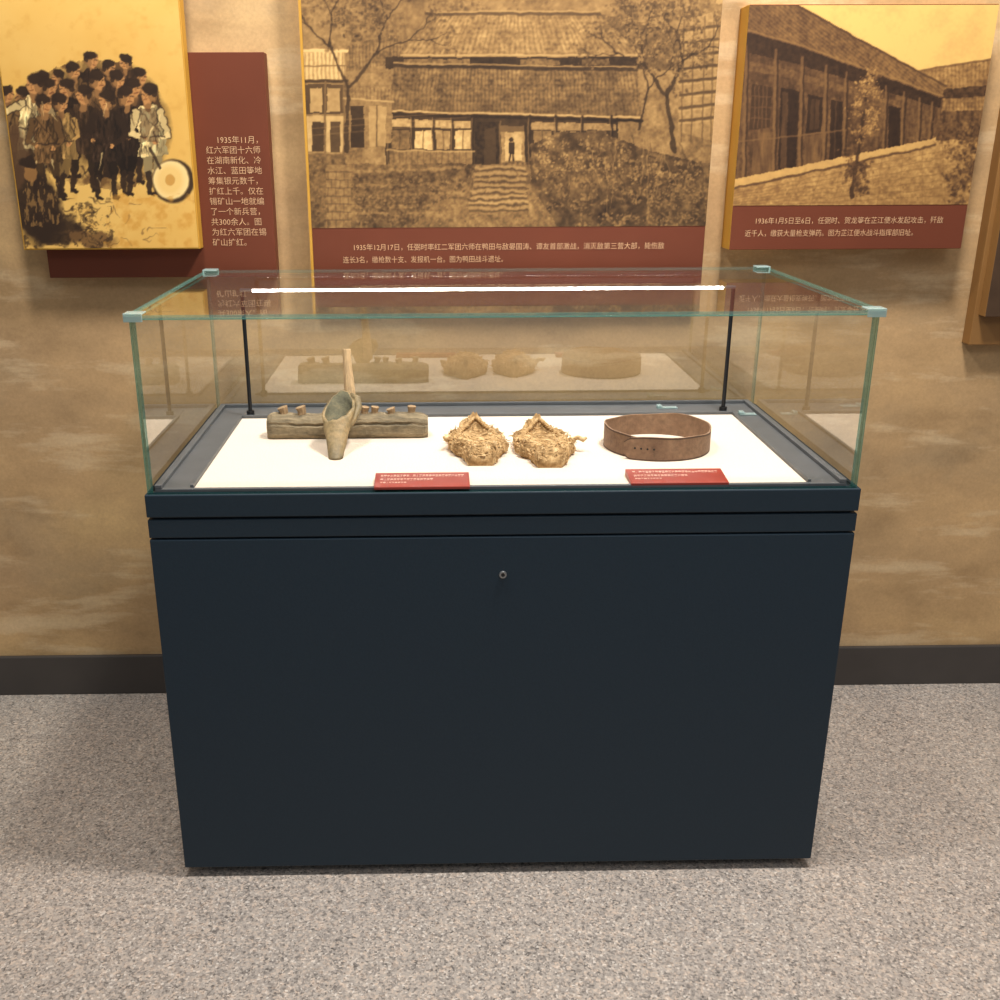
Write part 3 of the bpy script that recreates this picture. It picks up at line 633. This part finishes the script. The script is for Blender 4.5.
pane('glass_pane', 'y', .5945, -.598, .602, gz0, gz1, 'rear glass pane', 'glassr', .006, R4)
pane('glass_pane', 'x', -.594, .0100, .5900, gz0, gz1, 'left glass pane', 'glassr', .0075, ('edger', 'edger', 'edge', 'edge'))
pane('glass_pane', 'x', .598, .0100, .5900, gz0, gz1, 'right glass pane', 'glassr', .0075, ('edger', 'edger', 'edge', 'edge'))
pane('glass_pane', 'z', ZT-.004, -.602, .606, -.006, .606, 'glass lid pane', 'glassl', .007, ('edgel', 'edgel', 'edger', 'edgel'))
for sx in (-1, 1):
    for y in (-1, 1):
        bm = bmesh.new(); xo = sx*.606+.002; yo = -.010 if y < 0 else .610; yi = yo-y*.028
        A = lambda w: (min(xo, xo-sx*w), max(xo, xo-sx*w))
        box(bm, *A(.03), min(yo, yi), max(yo, yi), ZT, ZT+.003)
        box(bm, *A(.03), min(yo, yo-y*.0038), max(yo, yo-y*.0038), ZT-.011, ZT)
        box(bm, *A(.0038), min(yo-y*.0038, yi), max(yo-y*.0038, yi), ZT-.011, ZT)
        mk('corner_clamp', bm, 'clamp', case, bevel=.001)
for sx in (-1, 1):
    x = sx*.508
    bm = bmesh.new(); cyl(bm, (x, .502, (FZ+1.05)/2), (0, 0, 1), .0042, 1.05-FZ, 12); cyl(bm, (x, .502, FZ+.006), (0, 0, 1), .008, .012, 14)
    mk('support_rod', bm, 'dark', case)
bm = bmesh.new(); box(bm, -.512, .512, .498, .508, 1.050, 1.0555); ls = mk('light_bar', bm, 'steel', case, bevel=.001)
bm = bmesh.new(); tube(bm, [(-.485, .4945, 1.0525), (.485, .4945, 1.0525)], .0026, 10); mk('light_tube', bm, 'led', ls)
x, y = onZ(672, 414, FZ); bm = bmesh.new(); box(bm, x-.022, x+.022, .532, .548, FZ, FZ+.003); box(bm, x-.022, x-.012, .532, .548, FZ+.003, FZ+.008); mk('glass_clip', bm, 'clamp', case, bevel=.001)
bm = bmesh.new(); box(bm, .536, .572, .470, .486, FZ, FZ+.003); box(bm, .536, .546, .470, .486, FZ+.003, FZ+.008); mk('glass_clip', bm, 'clamp', case, bevel=.001)

# ------------------------------------------------------------------ exhibits
wx0, wy0 = onZ(267, 440, LZ); wx1, _ = onZ(428, 437, LZ)
wb = empty('wooden_bar', ((wx0+wx1)/2, wy0, LZ), 'long weathered grey-brown wooden bar with a row of stub pegs along its top', 'wooden tool')
bm = bmesh.new(); N = 60; rings = []
D, H = .052, .046
for i in range(N+1):
    u = i/N; x = wx0+(wx1-wx0)*u; j = lambda s: (random.random()-.5)*s
    e = min(1, .8+min(u, 1-u)*8)
    hh = H*(1+.035*math.sin(u*9+1)+.02*math.sin(u*23)+.015*math.sin(u*57))
    slot = .0035 if .14 < u < .9 else .001
    pr = [(.006, 0), (D-.006, 0), (D, .010), (D-.001, hh-.014), (D-.010, hh-.003), (D*.6, hh), (.016, hh-.001), (.005, hh-.007), (.0015, hh-.013), (.001+slot, hh-.016), (.001+slot, hh-.018), (0, hh-.021), (0, .010)]
    rings.append([bm.verts.new((x+j(.0006), wy0+D/2+(a-D/2)*e+j(.0008), LZ+(0 if b < .004 else max(0, (b-hh*.4)*e+hh*.4+j(.0010))))) for a, b in pr])
for a, b in zip(rings, rings[1:]):
    n_ = len(a)
    for k in range(n_): bm.faces.new((a[k], a[(k+1) % n_], b[(k+1) % n_], b[k]))
bm.faces.new(rings[0]); bm.faces.new(rings[-1][::-1]); mk('bar', bm, 'wood', wb)
yp = wy0+.027; zt = LZ+.043
for px in (283, 301, 364, 374, 391, 411):
    x, _ = onY(px, 405, yp); bm = bmesh.new(); r = random.uniform(.0075, .0098); hgt = random.uniform(.011, .018)
    tube(bm, [(x, yp, zt-.012), (x+.001, yp, zt+hgt*.45), (x+random.uniform(-.003, .003), yp, zt+hgt)], [r, r*.9, r*1.15], 9)
    mk('peg', bm, 'pegw', wb, bevel=.001)
# scoop-like horn tool with thin wooden handle
hx, hy = onZ(335, 461, LZ)
hn = empty('scoop', (hx, hy, LZ), 'mottled brown-green hollow scoop with thin upright wooden handle before the pegged bar', 'hand tool')
HH = .098; yb = wy0-.034
bm = bmesh.new(); NA, NT_ = 36, 16
def hp(t, th, k=1.0):
    z = t*HH; c = Vector((hx-.001*t+.004*t*t, hy+.016+(yb-hy-.016)*t**.9, LZ+z))
    r = (.0135+.0175*min(1, t/.70)**1.1-.003*max(0, t-.75)/.25)*k*(1+.025*math.sin(th*3+t*9)+.02*math.sin(th*7-t*21))
    return c+Vector((r*math.cos(th)*1.0, r*math.sin(th)*.9, 0))
def tmax(th):
    d = math.cos(th-math.radians(66)); return .80+.20*d-.04*math.cos(2*th)+.012*math.sin(th*9)
outer = [[bm.verts.new(hp(tmax(2*math.pi*k/NA)*i/NT_, 2*math.pi*k/NA)) for k in range(NA)] for i in range(NT_+1)]
inner = [[bm.verts.new(hp(.22+(tmax(2*math.pi*k/NA)-.22)*i/6, 2*math.pi*k/NA, .82 if i else .35)) for k in range(NA)] for i in range(7)]
for seq, mi in ((outer, 0), (inner, 1)):
    for a, b in zip(seq, seq[1:]):
        for k in range(NA): bm.faces.new((a[k], a[(k+1) % NA], b[(k+1) % NA], b[k])).material_index = mi
for k in range(NA): bm.faces.new((outer[-1][k], outer[-1][(k+1) % NA], inner[-1][(k+1) % NA], inner[-1][k])).material_index = 0
bm.faces.new(outer[0][::-1]); bm.faces.new(inner[0]).material_index = 1
mk('scoop_blade', bm, ['horn', 'hornin'], hn, smooth=True)
bm = bmesh.new(); fl = [hp(.42, .25, 1.02), hp(.6, .30, 1.12), hp(.76, .38, 1.28), hp(.9, .5, 1.3), hp(.98, .8, 1.05)]
tube(bm, fl, [.003, .0055, .0075, .0075, .0035], 8); mk('folded_flange', bm, 'horn', hn, smooth=True)
hyb = yb+.026
bx, bz_ = onY(350.5, 412, hyb); tx, tz = onY(346.5, 349, wy0+.014)
bm = bmesh.new(); b0 = Vector((bx, hyb, bz_)); t0 = Vector((tx, wy0+.014, tz))
tube(bm, [b0-(t0-b0)*.08, b0.lerp(t0, .35)+Vector((.001, 0, 0)), b0.lerp(t0, .7), t0], [.012, .0108, .0088, .008], 12)
mk('handle', bm, 'woodlt', hn, bevel=.001)

# straw sandals: low ragged woven clumps, heel a little raised and pointed, frayed side loops, toe to the viewer
def interp(u, tab): return float(np.interp(u, [a for a, _ in tab], [b for _, b in tab]))
WT = [(0, .021), (.08, .029), (.25, .039), (.45, .051), (.6, .054), (.8, .042), (.93, .024), (1, .009)]
HT = [(0, .020), (.1, .029), (.28, .032), (.45, .028), (.65, .026), (.82, .031), (.94, .043), (1, .046)]
def sandal(px0, px1, pyb, seed, label, ties):
    rnd = random.Random(seed)
    x0, y0 = onZ((px0+px1)/2, pyb, LZ); LEN = .20
    root = empty('straw_sandal', (x0, y0, LZ), label, 'sandal', 'pair of straw sandals')
    ph = rnd.uniform(0, 6)
    def surf(u, a, out=1.0):
        w = interp(u, WT)*out; h = interp(u, HT)*out
        c, s = math.cos(a), math.sin(a)
        w *= 1+.09*math.sin(u*17+ph)+.06*math.sin(u*41+ph+(2 if c > 0 else 0))
        h *= 1+.12*math.sin(u*23+a*2+ph)
        x = w*math.copysign(abs(c)**.75, c)
        if s >= 0:
            z = .008+(h-.008)*s**.6
            dip = max(0, min(1, (u-.46)/.15))*max(0, min(1, (1.0-u)/.1))
            z -= dip*(h-.018)*max(0, 1-(abs(x)/(w*.72+1e-6))**2.6)
        else: z = .008*(1+max(s*1.8, -1))
        k = .0024*math.sin(u*64+a*2+ph)*math.sin(a*11+u*12)+.0014*math.sin(u*110+a*5+ph)+.0015*math.sin(a*23+u*61)
        return Vector((x0+x*(1+k*10)+.004*math.sin(u*3+ph), y0+u*LEN, max(LZ, LZ+z+(k if s > 0 else 0))))
    n = 56; U = 64; bm = bmesh.new(); rings = []
    for i in range(U+1):
        rings.append([bm.verts.new(surf(i/U, 2*math.pi*k/n)) for k in range(n)])
    for a, b in zip(rings, rings[1:]):
        for k in range(n): bm.faces.new((a[k], a[(k+1) % n], b[(k+1) % n], b[k]))
    bm.faces.new(rings[0]); bm.faces.new(rings[-1][::-1])
    mk('woven_body', bm, 'straw', root, smooth=True)
    bm = bmesh.new()
    for i in range(620):
        u = rnd.random()**1.1*.97; a = rnd.uniform(-.1, math.pi+.1); lng = rnd.random() < .35
        du = rnd.uniform(-.05, .07) if lng else rnd.uniform(-.015, .015); da = rnd.uniform(-.15, .15) if lng else rnd.uniform(.2, .6)*rnd.choice((-1, 1))
        lift = rnd.uniform(1.0, 1.04); fr = rnd.random() < .24; end = rnd.uniform(1.05, 1.22) if fr else lift
        pts = []
        for k in range(4):
            t = k/3; p = surf(min(1, max(0, u+du*t)), a+da*t, lift+(end-lift)*t*t); p.z = max(p.z, LZ+.002)
            if fr: p += Vector((rnd.uniform(-.002, .002), rnd.uniform(-.003, .002), rnd.uniform(-.001, .002)))*t
            pts.append(p)
        r = rnd.uniform(.0006, .0015); tube(bm, pts, [r, r, r*.9, r*.5], 5)
    mk('loose_straw', bm, 'straw2', root)
    bm = bmesh.new()
    for q in range(3):
        pts = []
        for k in range(61):
            t = k/60; u = .46+.50*math.sin(math.pi*t)
            w = interp(u, WT)*.80; h = interp(u, HT)
            x = w*math.cos(math.pi*t)
            e = 2*math.pi*(q/3+t*14)
            pts.append(Vector((x0+x+.0024*math.cos(e), y0+u*LEN, LZ+h-.004+.002*math.sin(e))))
        tube(bm, pts, .0021, 6)
    mk('braided_rim', bm, 'straw', root)
    for s in (-1, 1):
        bm = bmesh.new(); b = Vector((x0+s*.046, y0+.110, LZ+.017)); out = s > 0 if ties else s < 0
        tip = .012 if out else .004
        for q in range(2):
            tube(bm, [b, b+Vector((s*tip*.5, -.006, .006+q*.004)), b+Vector((s*tip, -.008, .008)), b+Vector((s*tip*1.05, 0, .001)), b+Vector((s*tip*.5, .010, -.004)), b+Vector((0, .016, 0))], .0036-.0008*q, 7)
        if out:
            L = 1.0 if ties else .5
            tube(bm, [b+Vector((s*.008, 0, .003)), b+Vector((s*.020*L, -.006, .010)), b+Vector((s*.030*L, -.012, .007)), b+Vector((s*.036*L, -.010, .011))], [.004, .0044, .005, .0026], 7)
        for i in range(18 if out else 5):
            d = Vector((s*rnd.uniform(.003, .012 if out else .004), rnd.uniform(-.012, .008), rnd.uniform(-.006, .008)))
            c = b+Vector((s*tip*rnd.uniform(0, 1), rnd.uniform(-.01, .012), rnd.uniform(0, .005)))
            tube(bm, [c, c+d*.5+Vector((0, 0, .002)), c+d], [.0012, .001, .0004], 5)
        mk('side_loop', bm, 'straw2', root, smooth=True)
    return root
sandal(452, 507, 466, 3, 'frayed straw sandal nearer the wooden bar, toe towards the front glass', False)
sandal(518, 579, 468, 8, 'frayed straw sandal nearer the coiled belt, with loose tie at its side', True)

# coiled leather belt
fx, fy = onZ(658, 462, LZ); _, by = onZ(656, 433, LZ); lx, _ = onZ(602, 448, LZ); rx, _ = onZ(711, 448, LZ)
bc = Vector(((lx+rx)/2, (fy+by)/2, LZ)); RX = (rx-lx)/2; RY = (by-fy)/2
bl = empty('leather_belt', bc, 'worn brown leather belt coiled into an upright ring near right end of the deck', 'belt')
def belt_pt(t):
    a = math.radians(236)+t*2*math.pi
    sp = 1-.085*t
    return Vector((bc.x+RX*sp*math.cos(a)*(1+.025*math.sin(3*a)), bc.y+RY*sp*math.sin(a)*(1+.02*math.sin(2*a+1)), 0))
def band(name, t0, t1, n, z0, z1, th, mats, parent, off=0):
    bm = bmesh.new(); rings = []
    for i in range(n+1):
        t = t0+(t1-t0)*i/n; p = belt_pt(t); q = belt_pt(t+.002); d = (q-p).normalized(); nn = Vector((d.y, -d.x, 0))
        w = .0022*math.sin(t*17)+.001*math.sin(t*41)
        e = .62 if i == 0 else .86 if i == 1 else .8 if i == n else 1.0
        zc = (z0+z1)/2; hh = (z1-z0)/2*e
        p = p+nn*(off+(.004*max(0, 1-(t-t0)/.05) if off == 0 else 0))
        rings.append([bm.verts.new(p+nn*th/2*sx+Vector((0, 0, zc+hh*sz+(w if sz > 0 else 0)))) for sx, sz in ((1, -1), (1, -.85), (1, .85), (1, 1), (-1, 1), (-1, -1))])
    for a, b in zip(rings, rings[1:]):
        for k in range(6):
            bm.faces.new((a[k], a[(k+1) % 6], b[(k+1) % 6], b[k])).material_index = 1 if k in (0, 2) else 0
    bm.faces.new(rings[0]); bm.faces.new(rings[-1][::-1])
    return mk(name, bm, mats, parent)
band('strap', -.03, 1.08, 110, LZ, LZ+.043, .0034, ['leather', 'stitch'], bl)
bm = bmesh.new()
for k in range(4):
    t = .004+k*.018; p = belt_pt(t); q = belt_pt(t+.002); d = (q-p).normalized(); nn = Vector((d.y, -d.x, 0))
    cyl(bm, p+nn*(.0018+.004*max(0, 1-(t+.03)/.05))+Vector((0, 0, LZ+.023)), nn, .0019, .001, 10)
mk('punched_holes', bm, 'hole', bl)

# red caption cards
def card(corn, label):
    (fl, fr, bk) = corn
    x0, y0 = onZ(*fl, LZ); x1, y1 = onZ(*fr, LZ); _, yb = onZ(*bk, LZ); h0, h1 = .005, .012
    yb = y0+(yb-y0)*.72
    root = empty('caption_card', ((x0+x1)/2, y0, LZ), label, 'sign', 'red caption cards in the case')
    bm = bmesh.new()
    v = [bm.verts.new(p) for p in ((x0, y0, LZ), (x1, y0, LZ), (x1, yb, LZ), (x0, yb, LZ), (x0, y0, LZ+h0), (x1, y0, LZ+h0), (x1, yb, LZ+h1), (x0, yb, LZ+h1))]
    for q in ((3,2,1,0),(4,5,6,7),(0,1,5,4),(1,2,6,5),(2,3,7,6),(3,0,4,7)): bm.faces.new([v[i] for i in q])
    mk('card', bm, 'redcard', root, bevel=.0008)
    bm = bmesh.new(); rnd = random.Random(int(fl[0]))
    def pt(u, w): return Vector((x0+(x1-x0)*u, y0+(yb-y0)*w, LZ+h0+(h1-h0)*w+.0005))
    for (wa, wb_, ua, ub, n) in ((.66, .82, .06, .95, 26), (.42, .56, .06, .62, 16), (.24, .33, .06, .34, 9)):
        for k in range(n):
            a = ua+(ub-ua)*k/n; b = a+(ub-ua)/n*.8; m = (a+b)/2; wm = wa+(wb_-wa)*rnd.uniform(.3, .7)
            for (p, q, r_, s_) in ((a, b, wm, wm+.035), (m-.0012, m+.0012, wa, wb_), (a, b, wb_-.03, wb_), (a, a+.002, wa, wm)):
                if rnd.random() < .8: bm.faces.new([bm.verts.new(pt(*c)) for c in ((p, r_), (q, r_), (q, s_), (p, s_))])
    mk('caption_text', bm, 'textw', root)
card(((374, 490), (470, 489), (422, 475)), 'red caption card with tiny white lettering in front of the scoop')
card(((631, 486), (729, 485), (680, 471)), 'red caption card with tiny white lettering in front of the leather belt')

# ------------------------------------------------------------------ light
def area(name, loc, tgt, size, power, col=(1, .93, .84)):
    l = bpy.data.lights.new(name, 'AREA'); l.shape = 'DISK'; l.size = size; l.energy = power; l.color = col
    o = bpy.data.objects.new(name, l); COL.objects.link(o); o.location = loc
    o.rotation_euler = (Vector(tgt)-Vector(loc)).to_track_quat('-Z', 'Y').to_euler(); return o
area('ceiling_spot', (.55, -.15, 2.9), (.3, .6, .6), .36, 70, (1, .95, .885))
area('ceiling_spot', (-.6, -.2, 2.9), (-.7, .7, .8), .28, 33, (1, .95, .885))
area('ceiling_wash', (.9, -2.2, 3.0), (.6, -.8, 0), 1.0, 19, (1, .97, .95))
w = bpy.data.worlds.new('world'); S.world = w; w.use_nodes = True
w.node_tree.nodes['Background'].inputs[0].default_value = (.95, .975, 1, 1); w.node_tree.nodes['Background'].inputs[1].default_value = .29
